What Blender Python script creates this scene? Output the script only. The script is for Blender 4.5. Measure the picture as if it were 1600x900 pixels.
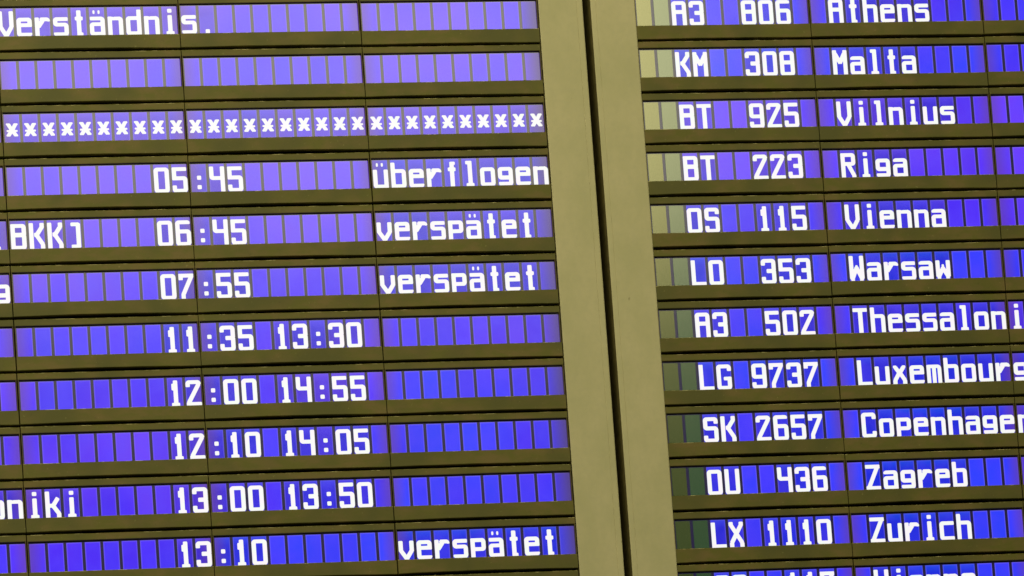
import bpy, math, random
import numpy as np
from mathutils import Matrix, Vector

for o in list(bpy.data.objects):
    bpy.data.objects.remove(o)
scene = bpy.context.scene
C = scene.collection
random.seed(7)

# ------------------------------------------------------------------ camera, light, exposure
U = 0.05                       # metres per character pitch
RP = 2.88171                   # row pitch in character pitches
Z0 = 5.6                       # height of the lower edge of the first row of characters

def rod(w):
    t = float(np.linalg.norm(w)); k = np.array(w) / t
    K = np.array([[0, -k[2], k[1]], [k[2], 0, -k[0]], [-k[1], k[0], 0]])
    return np.eye(3) + math.sin(t) * K + (1 - math.cos(t)) * K @ K

Rm = rod((-0.17655, -0.26694, -0.04807))
tv = np.array((-27.41989, -13.39171, 386.68553))
cc = -Rm.T @ tv                                      # camera in board axes (right, down, into)
to_world = np.array([[1, 0, 0], [0, 0, 1], [0, -1, 0]])
ax = to_world @ Rm.T                                 # columns: camera right, down, forward in world
cam = bpy.data.objects.new('camera', bpy.data.cameras.new('camera'))
C.objects.link(cam)
M = Matrix([[ax[i][0], -ax[i][1], -ax[i][2], 0] for i in range(3)] + [[0, 0, 0, 1]])
M.translation = Vector((cc[0] * U, cc[2] * U, Z0 - cc[1] * U))
cam.matrix_world = M
cam.data.sensor_width = 36
cam.data.lens = 11359.5 / 1600 * 36
cam.data.clip_end = 500
scene.camera = cam

world = bpy.data.worlds.new('World'); scene.world = world; world.use_nodes = True
world.node_tree.nodes['Background'].inputs[0].default_value = (1.0, .92, .60, 1)
world.node_tree.nodes['Background'].inputs[1].default_value = 0.06

def area(name, loc, target, sx, sy, power, col):
    d = bpy.data.lights.new(name, 'AREA'); d.shape = 'RECTANGLE'; d.size = sx; d.size_y = sy
    d.energy = power; d.color = col
    o = bpy.data.objects.new(name, d); C.objects.link(o); o.location = loc
    o.rotation_euler = (Vector(target) - Vector(loc)).to_track_quat('-Z', 'Y').to_euler()
    return o
# hall ceiling lights above and in front of the boards
area('ceiling_light', (-1.5, -5.5, 9.6), (1.4, 0, 4.9), 5, 2.0, 355, (1.0, .93, .56))
# lit end of the hall far behind the camera, which the dark glass mirrors
area('hall_light', (4.2, -20.0, 12.0), (1.4, 0, 5.0), 8.6, 7.0, 820, (1.0, .93, .62))
area('side_light', (-7.0, -7.0, 3.0), (1.4, 0, 4.6), 2.5, 2.5, 115, (1.0, .93, .60))

scene.view_settings.view_transform = 'Standard'
scene.view_settings.look = 'None'
scene.view_settings.exposure = 0
scene.view_settings.gamma = 1
scene.render.engine = 'CYCLES'
scene.render.filter_size = 1.9

# ------------------------------------------------------------------ materials
def mat(name):
    m = bpy.data.materials.new(name); m.use_nodes = True
    nt = m.node_tree
    return m, nt, nt.nodes['Principled BSDF']
def nd(nt, t, **kw):
    n = nt.nodes.new(t)
    for k, v in kw.items(): setattr(n, k, v)
    return n
def mix(nt, fac, a, b, blend='MIX'):
    n = nd(nt, 'ShaderNodeMix', data_type='RGBA', blend_type=blend)
    for s, v in ((0, fac), (6, a), (7, b)):
        if isinstance(v, bpy.types.NodeSocket): nt.links.new(v, n.inputs[s])
        else: n.inputs[s].default_value = (*v, 1) if isinstance(v, tuple) else v
    return n.outputs[2]
def mth(nt, op, a, b=0.0, clamp=False):
    n = nd(nt, 'ShaderNodeMath', operation=op, use_clamp=clamp)
    for s, v in ((0, a), (1, b)):
        if isinstance(v, bpy.types.NodeSocket): nt.links.new(v, n.inputs[s])
        else: n.inputs[s].default_value = v
    return n.outputs[0]
def ramp(nt, x, lo, hi):
    n = nd(nt, 'ShaderNodeMapRange', clamp=True)
    nt.links.new(x, n.inputs[0]); n.inputs[1].default_value = lo; n.inputs[2].default_value = hi
    return n.outputs[0]
def noise(nt, scale, detail=3, rough=.6, stretch=None):
    g = nd(nt, 'ShaderNodeNewGeometry')
    v = g.outputs['Position']
    if stretch:
        mp = nd(nt, 'ShaderNodeMapping'); mp.inputs['Scale'].default_value = stretch
        nt.links.new(v, mp.inputs[0]); v = mp.outputs[0]
    n = nd(nt, 'ShaderNodeTexNoise'); n.inputs['Scale'].default_value = scale
    n.inputs['Detail'].default_value = detail; n.inputs['Roughness'].default_value = rough
    nt.links.new(v, n.inputs['Vector'])
    return n.outputs[0]

def rail_material(name, chips):
    m, nt, b = mat(name)
    a = mix(nt, ramp(nt, noise(nt, 16, 3, .6, (1, 1, 2.2)), .40, .62), (.120, .114, .018), (.156, .118, .034))
    a = mix(nt, ramp(nt, noise(nt, 5.5, 2), .42, .62), a, (.096, .092, .021))
    a = mix(nt, mth(nt, 'MULTIPLY', ramp(nt, noise(nt, 70, 3, .7), .60, .76), .40), a, (.06, .05, .02))
    a = mix(nt, mth(nt, 'MULTIPLY', ramp(nt, noise(nt, 110, 2, .6), .67, .74), .35), a, (.34, .31, .12))
    if chips:
        a = mix(nt, mth(nt, 'MULTIPLY', ramp(nt, noise(nt, 26, 4, .75), .50, .62), .75), a, (.55, .50, .25))
    nt.links.new(a, b.inputs['Base Color'])
    b.inputs['Roughness'].default_value = .48
    b.inputs['Specular IOR Level'].default_value = .25
    bp = nd(nt, 'ShaderNodeBump'); bp.inputs['Strength'].default_value = .25; bp.inputs['Distance'].default_value = .001
    nt.links.new(noise(nt, 160, 3), bp.inputs['Height']); nt.links.new(bp.outputs[0], b.inputs['Normal'])
    return m
M_rail = rail_material('olive_paint', False)
M_edge = rail_material('olive_paint_worn_edge', True)

m, nt, b = mat('panel_paint'); M_panel = m
a = mix(nt, ramp(nt, noise(nt, 9, 4, .62, (1, 1, .7)), .36, .64), (.455, .430, .242), (.515, .472, .280))
a = mix(nt, mth(nt, 'MULTIPLY', ramp(nt, noise(nt, 60, 4, .7), .44, .66), .28), a, (.42, .40, .25))
a = mix(nt, mth(nt, 'MULTIPLY', ramp(nt, noise(nt, 48, 1, .5, (1, 1, .6)), .79, .83), .6), a, (.16, .13, .06))
nt.links.new(a, b.inputs['Base Color'])
b.inputs['Roughness'].default_value = .5; b.inputs['Specular IOR Level'].default_value = .2
bp = nd(nt, 'ShaderNodeBump'); bp.inputs['Strength'].default_value = .22; bp.inputs['Distance'].default_value = .0015
nt.links.new(noise(nt, 90, 4, .65), bp.inputs['Height']); nt.links.new(bp.outputs[0], b.inputs['Normal'])

def plain(name, col, rough=.6, spec=.3):
    m, nt, b = mat(name)
    nt.links.new(mix(nt, ramp(nt, noise(nt, 40), .35, .7), col, tuple(c * .6 for c in col)), b.inputs['Base Color'])
    b.inputs['Roughness'].default_value = rough; b.inputs['Specular IOR Level'].default_value = spec
    return m
M_black = plain('black_gasket', (.006, .005, .004), .7, .15)
M_wall = plain('dark_wall_paint', (.020, .018, .014), .9, .1)
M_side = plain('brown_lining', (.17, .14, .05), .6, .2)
M_end = plain('end_plate_brown', (.11, .085, .022), .5, .3)

m, nt, b = mat('screen_glass'); M_glass = m
b.inputs['Base Color'].default_value = (.008, .007, .010, 1)
b.inputs['Roughness'].default_value = .15; b.inputs['Specular IOR Level'].default_value = .8
b.inputs['Emission Color'].default_value = (.20, .12, 1, 1); b.inputs['Emission Strength'].default_value = .040

# lit character cell: object colour carries (hue, brightness, which end of module, has a character)
m, nt, b = mat('lit_cell'); M_cell = m
oi = nd(nt, 'ShaderNodeObjectInfo'); sc = nd(nt, 'ShaderNodeSeparateColor')
nt.links.new(oi.outputs['Color'], sc.inputs[0])
hue, bri, end = sc.outputs
hue = mth(nt, 'ADD', hue, mth(nt, 'MULTIPLY', mth(nt, 'SUBTRACT', ramp(nt, noise(nt, 2.6, 1), .35, .65), .45), .42), True)
txt = oi.outputs['Alpha']
tc = nd(nt, 'ShaderNodeTexCoord'); sx = nd(nt, 'ShaderNodeSeparateXYZ'); nt.links.new(tc.outputs['UV'], sx.inputs[0])
ux, uy = sx.outputs[0], sx.outputs[1]
def hue3(c0, c1, c2):
    return mix(nt, ramp(nt, hue, .35, 1.0), mix(nt, ramp(nt, hue, 0.0, .35), c0, c1), c2)
blank = hue3((.125, .034, .92), (.058, .009, .90), (.018, .042, .98))
deep = hue3((.070, .012, .64), (.022, .006, .60), (.001, .016, .70))
col = mix(nt, txt, blank, deep)
# pale rim of each cell
ex = mth(nt, 'ABSOLUTE', mth(nt, 'SUBTRACT', ux, .5)); ey = mth(nt, 'ABSOLUTE', mth(nt, 'SUBTRACT', uy, .5))
rim = mth(nt, 'MAXIMUM', ramp(nt, ex, .42, .49), ramp(nt, ey, .455, .493))
col = mix(nt, mth(nt, 'MULTIPLY', rim, .30), col, (.34, .26, .80))
# lettered cells are paler above and at the foot than round the strokes
v_ = mth(nt, 'MULTIPLY', mth(nt, 'MULTIPLY', ramp(nt, uy, .72, 1.0), txt), .55)
col = mix(nt, v_, col, hue3((.16, .07, .88), (.09, .05, .85), (.008, .085, .80)))
# uneven backlight
un = ramp(nt, noise(nt, 13, 2), .38, .66)
col = mix(nt, mth(nt, 'MULTIPLY', un, .32), col, (.085, .046, 1.0))
# amber fringe at the two ends of the module
lef = mth(nt, 'MULTIPLY', ramp(nt, mth(nt, 'ABSOLUTE', mth(nt, 'SUBTRACT', end, .5)), .1, .0), ramp(nt, ux, .80, -.1))
rig = mth(nt, 'MULTIPLY', ramp(nt, mth(nt, 'ABSOLUTE', mth(nt, 'SUBTRACT', end, 1.0)), .1, .0), ramp(nt, ux, .20, 1.05))
fr = mth(nt, 'MAXIMUM', lef, rig)
col = mix(nt, mth(nt, 'MULTIPLY', fr, .52), col, (.19, .066, .40))
# the last cell beside the cover strip fades out towards the strip
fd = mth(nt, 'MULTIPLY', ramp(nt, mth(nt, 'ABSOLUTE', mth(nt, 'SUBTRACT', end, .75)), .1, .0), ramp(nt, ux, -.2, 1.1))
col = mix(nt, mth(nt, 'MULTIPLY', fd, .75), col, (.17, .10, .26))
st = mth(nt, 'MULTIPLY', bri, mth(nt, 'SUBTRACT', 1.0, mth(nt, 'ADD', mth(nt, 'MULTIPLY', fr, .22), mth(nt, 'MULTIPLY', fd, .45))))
b.inputs['Base Color'].default_value = (.012, .012, .016, 1)
nt.links.new(col, b.inputs['Emission Color']); nt.links.new(st, b.inputs['Emission Strength'])
b.inputs['Roughness'].default_value = .15; b.inputs['Specular IOR Level'].default_value = .6

m, nt, b = mat('lit_character'); M_char = m
b.inputs['Base Color'].default_value = (.05, .05, .05, 1); b.inputs['Roughness'].default_value = .3
w = mix(nt, ramp(nt, noise(nt, 55, 2), .35, .65), (1.0, .93, 1.0), (.94, 1.0, .95))
nt.links.new(w, b.inputs['Emission Color']); b.inputs['Emission Strength'].default_value = .93

m, nt, b = mat('unlit_cell'); M_off = m
oi = nd(nt, 'ShaderNodeObjectInfo'); sc = nd(nt, 'ShaderNodeSeparateColor'); nt.links.new(oi.outputs['Color'], sc.inputs[0])
nt.links.new(mix(nt, sc.outputs[0], (.030, .034, .010), (.012, .030, .024)), b.inputs['Base Color'])
nt.links.new(mix(nt, sc.outputs[0], (1.0, .95, .60), (.92, .94, .78)), b.inputs['Specular Tint'])
b.inputs['IOR'].default_value = 2.3; b.inputs['Roughness'].default_value = .15
nt.links.new(mix(nt, sc.outputs[0], (.05, .40, .06), (.02, .66, .22)), b.inputs['Emission Color'])
b.inputs['Emission Strength'].default_value = .050

# ------------------------------------------------------------------ mesh helpers (u right, d down, y into the board; metres)
def link(o, parent=None):
    C.objects.link(o)
    if parent: o.parent = parent
    return o
def mesh(name, verts, faces, mats, fm=None, uvs=None):
    me = bpy.data.meshes.new(name); me.from_pydata(verts, [], faces)
    for m_ in mats: me.materials.append(m_)
    if fm: me.polygons.foreach_set('material_index', fm)
    if uvs:
        l = me.uv_layers.new(); l.data.foreach_set('uv', [c for p in me.loops for c in uvs[p.vertex_index]])
    me.update(); return me
def box_data(x0, x1, z0, z1, y0, y1):
    v = [(x, y, z) for x in (x0, x1) for y in (y0, y1) for z in (z0, z1)]
    f = [(0, 4, 5, 1), (2, 3, 7, 6), (0, 1, 3, 2), (4, 6, 7, 5), (1, 5, 7, 3), (0, 2, 6, 4)]
    return v, f
def boxes(name, lst, m_):
    V, F = [], []
    for b_ in lst:
        v, f = box_data(*b_); n = len(V); V += v; F += [tuple(i + n for i in q) for q in f]
    return mesh(name, V, F, [m_])

MW = 10 * U                     # module width
SEAM = .028 * U                 # half of the slot between modules
def rail(name, ztop, zbot, depth, bow_top, bow_bot, rnd, front=0.0):
    """a painted rail with eased front edges and slightly wandering long edges"""
    n = 24; x0, x1 = SEAM, MW - SEAM; be = .028 * U
    V, F, fm = [], [], []
    wt = [rnd.uniform(-1, 1) for _ in range(6)]
    def wander(t, k): return (math.sin(t * 5 + wt[k]) * .5 + math.sin(t * 17 + wt[k + 1] * 3) * .3 + math.sin(t * 41 + wt[k + 2] * 5) * .2)
    for i in range(n + 1):
        t = i / n; x = x0 + (x1 - x0) * t; s = 4 * t * (1 - t)
        zt = ztop - bow_top * s * U + (wander(t, 0) * .010 * U if bow_top else 0)
        zb = zbot + bow_bot * s * U + (wander(t, 3) * .012 * U if bow_bot else 0)
        V += [(x, front + depth, zt), (x, front + be, zt), (x, front, zt - be), (x, front, zb + be), (x, front + be, zb), (x, front + depth, zb)]
    for i in range(n):
        a_, c_ = i * 6, i * 6 + 6
        for k in range(5):
            F.append((a_ + k, a_ + k + 1, c_ + k + 1, c_ + k)); fm.append(1 if k in (0, 1) else 0)
        F.append((a_ + 5, a_, c_, c_ + 5)); fm.append(0)
    F.append((0, 5, 4, 3, 2, 1)); fm.append(0)
    e = n * 6; F.append((e, e + 1, e + 2, e + 3, e + 4, e + 5)); fm.append(0)
    return mesh(name, V, F, [M_rail, M_edge], fm)

# heights inside one row, measured from the visible foot of the characters (row pitches -> metres)
R_ = RP * U
SD = .15 * U                                     # screen sits this far behind the rails
CH = .535 * R_                                   # character cell height seen from the camera
rnd = random.Random(3)
bottom_rails = [rail('bottom_rail', 0, -.266 * R_, .7 * U, 0, rnd.choice((.008, .02, .035, .05)), rnd) for _ in range(9)]
top_rails = [rail('top_rail', .688 * R_, .562 * R_, .7 * U, rnd.choice((.004, .012, .02)), 0, rnd, .012 * U) for _ in range(7)]
screen_me = boxes('screen_panel', [(.10 * U, MW - .05 * U, -.02 * R_, .5395 * R_, SD + .02 * U, SD + .30 * U)], M_glass)
tray_me = boxes('display_module', [(SEAM + .01 * U, MW - SEAM - .01 * U, -.255 * R_, .675 * R_, SD + .31 * U, SD + .9 * U)], M_black)
end_me = boxes('end_plate', [(0, .038 * U, .001 * R_, .577 * R_, .02 * U, .6 * U)], M_end)
SH = (.043 * U, -.026 * U)                       # parallax of the recessed screen
CW = .826 * U; PIT = .994 * U
def cell_box(i):
    cx = (.522 * U) + PIT * i + SH[0] - (.0 if i else 0)
    return cx - CW / 2, cx + CW / 2
def cell_mesh(m_):
    v, f = box_data(0, CW, 0, CH, 0, .018 * U)
    v = [(x, y, z) for x, y, z in v]
    uv = [(p[0] / CW, p[2] / CH) for p in v]
    return mesh('character_cell', v, f, [m_], None, uv)
cell_me, off_me = cell_mesh(M_cell), cell_mesh(M_off)
CZ = SH[1] + .003 * R_

# ------------------------------------------------------------------ the lettering (24 x 45 unit cells)
s7, s6 = 6.9, 6.0
def V(x, y0, y1, w=s7): return (x, y0, x, y1, w)          # vertical stroke, x = centre line
def H(y, x0, x1, w=s6): return (x0, y, x1, y, w)          # horizontal stroke
L_, R2 = 3.6, 21.0
def D(x0, y0, x1, y1, w=6.6): return (x0, y0, x1, y1, w)
RR = 2.6                                                     # corner radius
def ring(y0, y1): return [V(L_, y0, y1), V(R2, y0, y1), H(y0 + 3, .2, 24.4), H(y1 - 3, .2, 24.4)]
G = {
 '0': ring(0, 40), '1': [V(12.8, 0, 40.5), V(9.4, 25, 35.5, 5.5), H(2.8, 6, 18.8, 5.6)],
 '2': [V(L_, 29.5, 40), H(37, .2, 24.4), V(R2, 33.5, 40), D(20.6, 33.5, 4.2, 5.5), D(3.8, 0, 3.8, 6), H(3, .4, 24.4)],
 '3': [V(L_, 29.5, 40), H(37, .2, 24.4), V(R2, 0, 40), H(20.6, 9, 22, 6.6), H(3, .2, 24.4), V(L_, 0, 11.5)],
 '4': [V(L_, 19, 40.5), H(22.2, .2, 20), V(R2, 0, 40.5)],
 '5': [H(37, .2, 23.4), V(L_, 19.5, 40), H(22.6, .2, 24.4, 6.2), V(R2, 0, 25.7), H(3, .2, 24.4), V(L_, 0, 11.5)],
 '6': [V(L_, 0, 40), H(37, .2, 23.4), H(22.6, .2, 24.4, 6.2), V(R2, 0, 25.7), H(3, .2, 24.4)],
 '7': [H(37, .2, 23.8), V(L_, 30, 40), D(20.6, 36, 6.8, 8), V(6.6, 0, 8.5, 6.6)],
 '8': [V(L_, 0, 40), V(R2, 0, 40), H(37, .2, 24.4), H(3, .2, 24.4), H(21.5, 4, 20, 6.4)],
 '9': [V(L_, 16, 40), V(R2, 0, 40), H(37, .2, 24.4), H(19.0, .2, 21, 6), H(3, .2, 24.4), V(L_, 0, 10.5)],
 'A': [V(L_, 0, 40), V(R2, 0, 40), H(37, .2, 24.4), H(22.5, 4, 20, 6.4)],
 'B': [V(L_, 0, 40), V(R2, 0, 40), H(37, .2, 24.4), H(3, .2, 24.4), H(22.8, 4, 20, 7)],
 'C': [V(L_, 0, 40), H(37, .2, 24.4), H(3, .2, 24.4), V(R2, 29.5, 40), V(R2, 0, 10.5)],
 'G': [V(L_, 0, 40), H(37, .2, 24.4), H(3, .2, 24.4), V(R2, 29.5, 40), V(R2, 0, 20.5), H(17.6, 11.5, 24, 5.6)],
 'K': [V(L_, 0, 41), V(20.6, 33, 41), D(20.6, 34.5, 11.5, 21.5), D(8, 22.5, 14, 22.5), D(11.8, 22, 20.8, 7.8), V(21, 0, 8.5)],
 'L': [V(L_, 0, 40.5), H(2.8, .2, 24)], 'M': [V(L_, 0, 40.5), V(R2, 0, 40.5), D(5, 34.5, 12.3, 20), D(19.6, 34.5, 12.3, 20)],
 'O': ring(0, 40), 'R': [V(L_, 0, 40), V(R2, 20, 40), H(37, .2, 24.4), H(22.6, 4, 22), D(12.6, 21, 20.6, 4.5), V(21, 0, 5.5)],
 'S': [V(L_, 20, 40), H(37, .2, 24.4), V(R2, 29.5, 40), H(22.4, .2, 24.4, 6.2), V(R2, 0, 25.5), H(3, .2, 24.4), V(L_, 0, 11)],
 'T': [H(37.4, .2, 24), V(12.4, 0, 40, 7.2)], 'U': [V(L_, 0, 40.5), V(R2, 0, 40.5), H(3, .2, 24.4)],
 'V': [V(L_, 14.5, 40.5), V(R2, 14.5, 40.5), D(4.2, 15, 11.6, 2.8), D(20.4, 15, 13, 2.8), V(12.3, 0, 4, 4)],
 'W': [V(L_, 4, 41), V(R2, 4, 41), D(4, 3.2, 12.3, 22), D(20.6, 3.2, 12.3, 22), V(12.3, 15, 26, 4), V(5, 0, 7, 6), V(19.6, 0, 7, 6)],
 'X': [V(4, 34, 40.5), V(20.6, 34, 40.5), D(4.4, 35, 20.6, 8), D(20.2, 35, 4.2, 8), V(4, 0, 8), V(20.8, 0, 8)],
 'Z': [H(37, .2, 24), D(20.2, 36.5, 4.6, 4), H(3, .2, 24.2), V(3.6, 0, 6), V(20.8, 34, 39.8)],
 'a': [H(27.2, 1, 24, 5.8), V(R2, 0, 29.8), H(18.2, .4, 22, 5.8), V(L_, 0, 20.8), H(3, .4, 24, 6)],
 'b': [V(L_, 0, 40.5), H(27, .2, 24.4), V(R2, 0, 30), H(3, .2, 24.4)],
 'c': [V(L_, 0, 30), H(27, .2, 24.4), H(3, .2, 24.4)],
 'd': [V(R2, 0, 40.5), H(27, .2, 24.4), V(L_, 0, 30), H(3, .2, 24.4)],
 'e': [V(L_, 0, 30), H(27, .2, 24.4), V(R2, 15.2, 30), H(18.2, 2, 24, 6), H(3.1, .2, 24.4, 6.2)],
 'f': [V(12.6, 0, 40, 7), H(37.6, 10, 18, 5), H(28, 6, 18.6, 6), V(15.6, 35, 40, 5)],
 'g': [V(L_, 9.9, 30), H(27, .2, 24.4), H(13.2, .6, 21, 6.6), V(R2, 0, 30), H(3.2, 1, 24.2, 6.4)],
 'h': [V(L_, 0, 41), H(27, .2, 24.4), V(R2, 0, 30)],
 'i': [V(12.5, 34.8, 41, 7), V(12.5, 0, 31, 7), H(2.8, 6, 18.8, 5.6)],
 'k': [V(L_, 0, 41), D(19.8, 30, 12, 18.5), H(19, 6, 14, 6), D(12, 19, 20.6, 7), V(20.8, 0, 8)],
 'l': [V(12.8, 0, 41, 7), H(38.2, 6, 15, 5.6), H(2.8, 6, 18.8, 5.6)],
 'm': [V(3.2, 0, 30, 6.4), V(12.3, 0, 30, 6.4), V(21.4, 0, 30, 6.4), H(27.4, 2, 24.4, 5.4)],
 'n': [V(L_, 0, 30), V(R2, 0, 30), H(26.8, 4, 24.4, 5.6)],
 'o': ring(0, 30), 'p': [V(L_, 0, 30.4), V(R2, 10.5, 30.4), H(27.4, .2, 24.4), H(13.4, .2, 24.4)],
 'r': [V(L_, 0, 30), H(27, 8, 24.4), D(6, 16, 12.5, 25, 7), V(22, 23.5, 29.8, 5)],
 's': [V(L_, 15.5, 30), H(27, .2, 23.6), H(18.3, .2, 24.4, 5.8), V(R2, 0, 21.2), H(3, .6, 24.2)],
 't': [V(12.2, 0, 40.5, 7), H(27.6, 6, 18.6, 6), H(2.8, 9, 18.4, 5.4)],
 'u': [V(L_, 0, 29.8), V(R2, 0, 29.8), H(3, .2, 24.4)],
 'v': [V(L_, 13, 30), V(R2, 13, 30), D(4.2, 14, 11.6, 3), D(20.4, 14, 13, 3), V(12.3, 0, 5, 4)],
 'w': [V(L_, 4, 30.5), V(R2, 4, 30.5), D(4.4, 4, 12.3, 18), D(20.2, 4, 12.3, 18), V(12.3, 14, 24, 4), V(5, 0, 6, 6), V(19.6, 0, 6, 6)],
 'x': [V(5, 26, 30.4, 6), V(19.6, 26, 30.4, 6), D(6, 27, 12.3, 18), D(18.6, 27, 12.3, 18), D(12.3, 19.5, 4.4, 7), D(12.3, 19.5, 20.2, 7), V(4.2, 0, 7.5), V(20.4, 0, 7.5)],
 ':': [V(12.6, 20, 26.5, 6.7), V(12.6, 5.2, 11.7, 6.7)], '.': [V(12.6, .4, 7.2, 6.8)],
 '(': [V(4.4, 0, 40.5), H(37.6, 2, 13.8, 5.8), H(3, 2, 13.8, 5.8)],
 ')': [V(19.8, 0, 40.5), H(37.6, 8.2, 22, 5.8), H(3, 8.2, 22, 5.8)],
 '*': [D(6.8, 28.6, 12, 19.5, 6), D(17.2, 28.6, 12, 19.5, 6), H(29.3, 2.8, 8.6, 3), H(29.3, 15.4, 21.2, 3), D(6.6, 12.4, 12, 20, 6), D(17.4, 12.4, 12, 20, 6), H(11.8, 2.8, 8.8, 3), H(11.8, 15.2, 21.2, 3), H(18.9, 3.4, 20.6, 3)],
}
G['ä'] = G['a'] + [V(7.4, 34.4, 40.2, 3.3), V(15.4, 34.4, 40.2, 3.3)]
G['ü'] = G['u'] + [V(7.4, 34.4, 40.2, 3.3), V(15.4, 34.4, 40.2, 3.3)]
CUT = {'n': [D(8.2, 31.5, 9.4, 29.2, 1.0)], 'r': [D(7.6, 31.5, 8.8, 28.6, 1.0)], 'm': [], '3': [D(25.5, 21, 24, 21, 1.2)], 'B': [D(25.5, 22, 24, 22, 1.2)]}

def sdf_seg(X, Y, s, rad=RR):
    x0, y0, x1, y1, w = s
    dx, dy = x1 - x0, y1 - y0; L = math.hypot(dx, dy); dx /= L; dy /= L
    cx, cy = (x0 + x1) / 2, (y0 + y1) / 2
    axis = abs(dx) > .999 or abs(dy) > .999
    hx = L / 2 + (0 if axis else w * .18); hy = w / 2
    r = min(rad, hx * .95, hy * .95)
    a = np.abs((X - cx) * dx + (Y - cy) * dy) - (hx - r); c = np.abs(-(X - cx) * dy + (Y - cy) * dx) - (hy - r)
    return np.hypot(np.maximum(a, 0), np.maximum(c, 0)) + np.minimum(np.maximum(a, c), 0) - r

CORN = {
 '0': 'lu40 ru40 ld0 rd0', 'O': 'lu40 ru40 ld0 rd0', '2': 'lu40 ru40', '3': 'lu40 ru40 ld0 rd0', '5': 'ru25.7 ld0 rd0',
 '6': 'lu40 ru40 ru25.7 ld0 rd0', '8': 'lu40 ru40 ld0 rd0', '9': 'lu40 ru40 ld16 ld0 rd0', 'A': 'lu40 ru40', '4': 'ld19.2',
 'B': 'ru40 rd0', 'C': 'lu40 ru40 ld0 rd0', 'G': 'lu40 ru40 ld0 rd0', 'S': 'lu40 ru40 ld19.3 ru25.5 ld0 rd0', 'R': 'ru40 rd19.6',
 'U': 'ld0 rd0', 'W': 'ld0 rd0', 'a': 'lu30 ru30 lu21.1 ld0', 'b': 'ru30 rd0', 'c': 'lu30 ld0', 'd': 'lu30 ld0',
 'e': 'lu30 ru30 ld0 rd0', 'g': 'lu30 ru30 ld9.9 rd0 ld0', 'h': 'ru30', 'm': 'ru30', 'n': 'ru29.6', 'o': 'lu30 ru30 ld0 rd0',
 'p': 'ru30.4 rd10.4', 's': 'lu30 ld15.4 ru21.2 ld0 rd0', 'u': 'ld0', 'w': 'ld0 rd0', 'ä': 'ru30 lu21.1 ld0', 'ü': 'ld0', 'r': 'ru30',
 ')': 'ru40.5 rd0', '(': 'lu40.5 ld0'}
SHARP = set('ZLT7*')
def glyph_mesh(ch):
    st = .75; nx, ny = 37, 61; ox, oy = -1.5, -1.5
    gx = ox + st * np.arange(nx); gy = oy + st * np.arange(ny)
    X, Y = np.meshgrid(gx, gy)
    rad = 1.5
    f = np.full(X.shape, 99.)
    for s in G[ch]: f = np.minimum(f, sdf_seg(X, Y, s, .8 if ch in SHARP else rad))
    for s in CUT.get(ch, []): f = np.maximum(f, -sdf_seg(X, Y, s, .3))
    # large outer corner radii, as in the photograph
    R0 = 5.6
    for cd in CORN.get(ch, '').split():
        right = cd[0] == 'r'; up = cd[1] == 'u'; yc = float(cd[2:])
        cx = 24.4 - R0 if right else .15 + R0; cy = yc - R0 if up else yc + R0
        px = (X - cx) * (1 if right else -1); py = (Y - cy) * (1 if up else -1)
        q = np.hypot(np.maximum(px, 0), np.maximum(py, 0)) - R0
        f = np.maximum(f, np.where((px > 0) & (py > 0) & (py < R0 + 1.3), q, -99))
    f = np.where(np.abs(f) < 1e-4, 1e-4, f)
    verts, faces, idx = [], [], {}
    def vid(key, p):
        if key not in idx: idx[key] = len(verts); verts.append(p)
        return idx[key]
    sc_ = CW / 24.0; off = -.2
    def P(x, y): return ((x + off) * sc_, 0, y * CH / 44.6)
    def node(i, j): return vid(('n', i, j), P(gx[i], gy[j]))
    def edge(i, j, k, l):
        a, c = f[j, i], f[l, k]; t = a / (a - c)
        return vid(('e',) + tuple(sorted(((i, j), (k, l)))), P(gx[i] + (gx[k] - gx[i]) * t, gy[j] + (gy[l] - gy[j]) * t))
    for j in range(ny - 1):
        run = None
        for i in range(nx):
            full = i < nx - 1 and f[j, i] < 0 and f[j, i + 1] < 0 and f[j + 1, i] < 0 and f[j + 1, i + 1] < 0
            if full:
                if run is None: run = i
                continue
            if run is not None:
                faces.append((node(run, j), node(i, j), node(i, j + 1), node(run, j + 1))); run = None
            if i >= nx - 1: continue
            c4 = [(i, j), (i + 1, j), (i + 1, j + 1), (i, j + 1)]
            poly = []
            for k in range(4):
                a, c = c4[k], c4[(k + 1) % 4]
                fa, fc = f[a[1], a[0]], f[c[1], c[0]]
                if fa < 0: poly.append(node(*a))
                if (fa < 0) != (fc < 0): poly.append(edge(*a, *c))
            if len(poly) >= 3: faces.append(tuple(poly))
    return mesh('character', verts, faces, [M_char])
glyphs = {}

# ------------------------------------------------------------------ the boards
def pt(o):                                               # world point -> photo pixel (1600 x 900)
    p = np.array([o[0] / U, (Z0 - o[2]) / U, o[1] / U]); q = Rm @ p + tv
    return 11359.5 * q[0] / q[2] + 800, 11359.5 * q[1] / q[2] + 450

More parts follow.
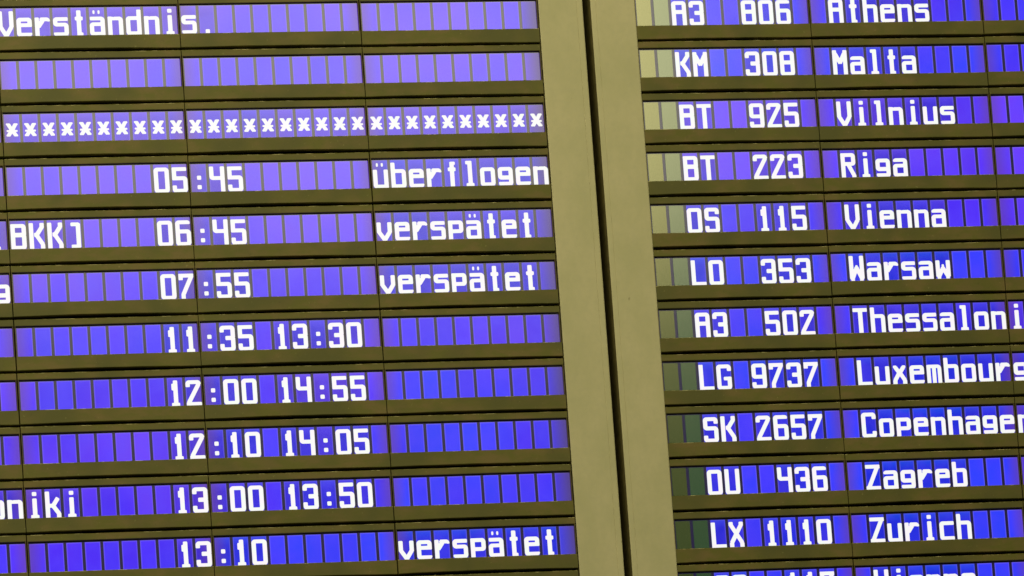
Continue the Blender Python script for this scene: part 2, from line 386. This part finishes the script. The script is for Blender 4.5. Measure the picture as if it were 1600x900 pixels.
def build_board(x_org, z_org, name, label, cols, rows, texts, panel, hues, extra, fade=False):
    root = bpy.data.objects.new(name, None); link(root)
    base = Vector((x_org, 0, z_org - 12.5 * R_)); root.location = base
    root['label'] = label; root['category'] = 'departure board'; root['group'] = 'airport departure boards'
    for r in rows:
        for c in cols:
            text = texts.get((r, c), ' ' * 10)
            mx, mz = x_org + c * MW, z_org - r * R_
            # leave out modules the photo does not show
            xs = [pt((mx + a * MW, 0, mz + b_ * R_)) for a in (0, 1) for b_ in (-.27, .69)]
            if max(p[0] for p in xs) < -40 or min(p[0] for p in xs) > 1604 or max(p[1] for p in xs) < -60 or min(p[1] for p in xs) > 920:
                continue
            jig = (rnd.uniform(-.012, .012) * U, rnd.uniform(-.3, .3) * .002, rnd.uniform(-.012, .012) * U)
            mod = link(bpy.data.objects.new('display_module', tray_me), root)
            mod.location = Vector((mx + jig[0], 0, mz + jig[2])) - base
            mod.rotation_euler = (0, rnd.uniform(-.0011, .0011), 0)
            words = text.strip()
            shown = words.replace('*', '').strip()
            if shown: mod['label'] = 'display module showing the characters "%s"' % ' '.join(words.split())
            elif words: mod['label'] = 'display module showing a row of asterisks'
            else: mod['label'] = 'blank lit display module without characters'
            def sub(nm, me, x=0, y=0, z=0):
                o = link(bpy.data.objects.new(nm, me), mod); o.location = (x, y, z); return o
            sub('bottom_rail', rnd.choice(bottom_rails)); sub('top_rail', rnd.choice(top_rails))
            sub('end_plate', end_me, SEAM + .004 * U); sub('end_plate', end_me, MW - SEAM - .042 * U)
            sub('screen_panel', screen_me)
            mh = hues(r, c)
            hidden = []
            for i, ch in enumerate(text):
                x0, x1 = cell_box(i)
                pa = [pt((mx + x, 0, mz + z)) for x in (x0, x1) for z in (0, CH)]
                if max(p[0] for p in pa) < -1 or min(p[0] for p in pa) > 1601 or max(p[1] for p in pa) < -1 or min(p[1] for p in pa) > 901:
                    hidden.append((x0, x1, CZ, CZ + CH, SD, SD + .018 * U)); continue
                off = ch == '~'
                ce = sub('character_cell', off_me if off else cell_me, x0, SD, CZ)
                if off: ce['label'] = 'unlit dark green character cell'
                br = extra(r, c, i) * rnd.uniform(.95, 1.05)
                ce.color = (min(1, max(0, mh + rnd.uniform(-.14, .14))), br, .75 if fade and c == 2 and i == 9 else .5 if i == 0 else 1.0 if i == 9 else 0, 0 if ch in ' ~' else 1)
                if off: ce.color = (i * .8 + rnd.uniform(0, .15), 1, 0, 0)
                if ch in ' ~': continue
                if ch not in glyphs: glyphs[ch] = glyph_mesh(ch)
                sub('character', glyphs[ch], x0, SD - .010 * U, CZ + .003 * U)
            if hidden:
                me = boxes('character_cell', hidden, M_cell)
                l = me.uv_layers.new()
                l.data.foreach_set('uv', [.5] * (2 * len(me.loops)))
                o = sub('character_cell', me); o['kind'] = 'stuff'; o.color = (mh, 1, 0, 0)
    for nm, me in panel:
        o = link(bpy.data.objects.new(nm, me), root); o.location = -base
    return root

def side_panel(x0, x1, lip_left):
    """folded sheet-metal cover strip with an eased edge and a shallow fold line near the gap"""
    zt, zb = Z0 + 2.2 * R_, Z0 - 13 * R_
    e = .06 * U; g = .016 * U
    xs = [(x0, .7 * U), (x0, e * .6), (x0 + e * .35, e * .15), (x0 + e, 0)]
    fl = [x0 + .30 * U] if lip_left else [x1 - .34 * U]
    for q in fl: xs += [(q - g, 0), (q, g * .9), (q + g, 0)]
    xs += [(x1 - e, 0), (x1 - e * .35, e * .15), (x1, e * .6), (x1, 1.9 * U)]
    if lip_left: xs[0] = (x0, 1.9 * U)
    xs = [(x, y - .05 * U) for x, y in xs]
    n = len(xs); NZ = 30; Vv, F = [], []
    fm = []
    for k in range(NZ + 1):
        z = zb + (zt - zb) * k / NZ
        Vv += [(x, y, z) for x, y in xs]
    for k in range(NZ):
        for i in range(n - 1):
            F.append((k * n + i, k * n + i + 1, (k + 1) * n + i + 1, (k + 1) * n + i))
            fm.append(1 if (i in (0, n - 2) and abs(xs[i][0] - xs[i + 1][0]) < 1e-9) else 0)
    return mesh('side_panel', Vv, F, [M_panel, M_side], fm)

LT = {
 (0, 0): 'Verständni', (0, 1): 's.        ',
 (2, 0): '**********', (2, 1): '**********', (2, 2): '**********', (2, -1): '**********',
 (3, 0): '        05', (3, 1): ':45       ', (3, 2): 'überflogen',
 (4, -1): '         (', (4, 0): 'BKK)    06', (4, 1): ':45       ', (4, 2): 'verspätet ',
 (5, -1): '         g', (5, 0): '        07', (5, 1): ':55       ', (5, 2): 'verspätet ',
 (6, 0): '        11', (6, 1): ':35 13:30 ', (7, 0): '        12', (7, 1): ':00 14:55 ',
 (8, 0): '        12', (8, 1): ':10 14:05 ', (9, -1): '        on', (9, 0): 'iki     13', (9, 1): ':00 13:50 ',
 (10, 0): '        13', (10, 1): ':10       ', (10, 2): 'verspätet ',
}
fl = ['A3  806', 'KM  308', 'BT  925', 'BT  223', 'OS  115', 'LO  353', 'A3  502', 'LG 9737', 'SK 2657', 'OU  436', 'LX 1110', 'OS  117']
ci = ['Athens', 'Malta', 'Vilnius', 'Riga', 'Vienna', 'Warsaw', 'Thessaloniki', 'Luxembourg', 'Copenhagen', 'Zagreb', 'Zurich', 'Vienna']
RT = {}
for r in range(12):
    RT[(r, 0)] = ('~~' + fl[r]).ljust(10)
    t = (' ' + ci[r]).ljust(20); RT[(r, 1)] = t[:10]; RT[(r, 2)] = t[10:20]

rh = random.Random(11)
hl = {(r, c): rh.uniform(-.12, .12) for r in range(-2, 14) for c in range(-1, 4)}
def hue_left(r, c): return min(1, max(0, (.03 if r < 3 else .10 if r < 6 else .22 if r < 8 else .32) + .10 * (c == 2) + hl[(r, c)] + (.45 if (r, c) in ((10, 1), (10, 2)) else 0) + (.25 if (r, c) == (6, 0) else 0) + (.25 if c == 2 and r >= 3 else 0)))
def hue_right(r, c): return min(1, max(0, {-1: .6, 0: .62, 1: .60, 2: .22, 3: .25, 4: .30, 5: .85, 6: .65, 7: .8, 8: .8, 9: .9, 10: .8, 11: .9}[r] + (.0 if c == 0 else .0 if c == 1 else -.2) + hl[(r, c)]))
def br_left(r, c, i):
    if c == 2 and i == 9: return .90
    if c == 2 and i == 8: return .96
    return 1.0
def br_right(r, c, i): return 1.0

zt, zb = Z0 + 1.6 * R_, Z0 - 13 * R_
XR, ZR = 35.46226 * U, Z0 + .01824 * R_
back_l = boxes('back_panel', [(-1.5 * MW, 32.4 * U, zb, zt, 1.2 * U, 4 * U)], M_black)
back_r = boxes('back_panel', [(33.2 * U, XR + 3 * MW, zb, zt, 1.2 * U, 4 * U)], M_black)
build_board(0, Z0, 'departure_board', 'left departure board with times and the words überflogen and verspätet on purple lit cells',
            (-1, 0, 1, 2), range(-1, 12), LT, [('side_panel', side_panel(30.03 * U, 32.52 * U, False)), ('back_panel', back_l)], hue_left, br_left, True)
build_board(XR, ZR, 'departure_board', 'right departure board listing flight numbers and cities from Athens down to Zurich',
            (0, 1, 2), range(-1, 12), RT, [('side_panel', side_panel(32.97 * U, 35.49 * U, True)), ('back_panel', back_r)], hue_right, br_right)

wall = link(bpy.data.objects.new('wall', boxes('wall', [(-4, 8, 2.0, 9, 5 * U, 9 * U)], M_wall)))
wall['kind'] = 'structure'
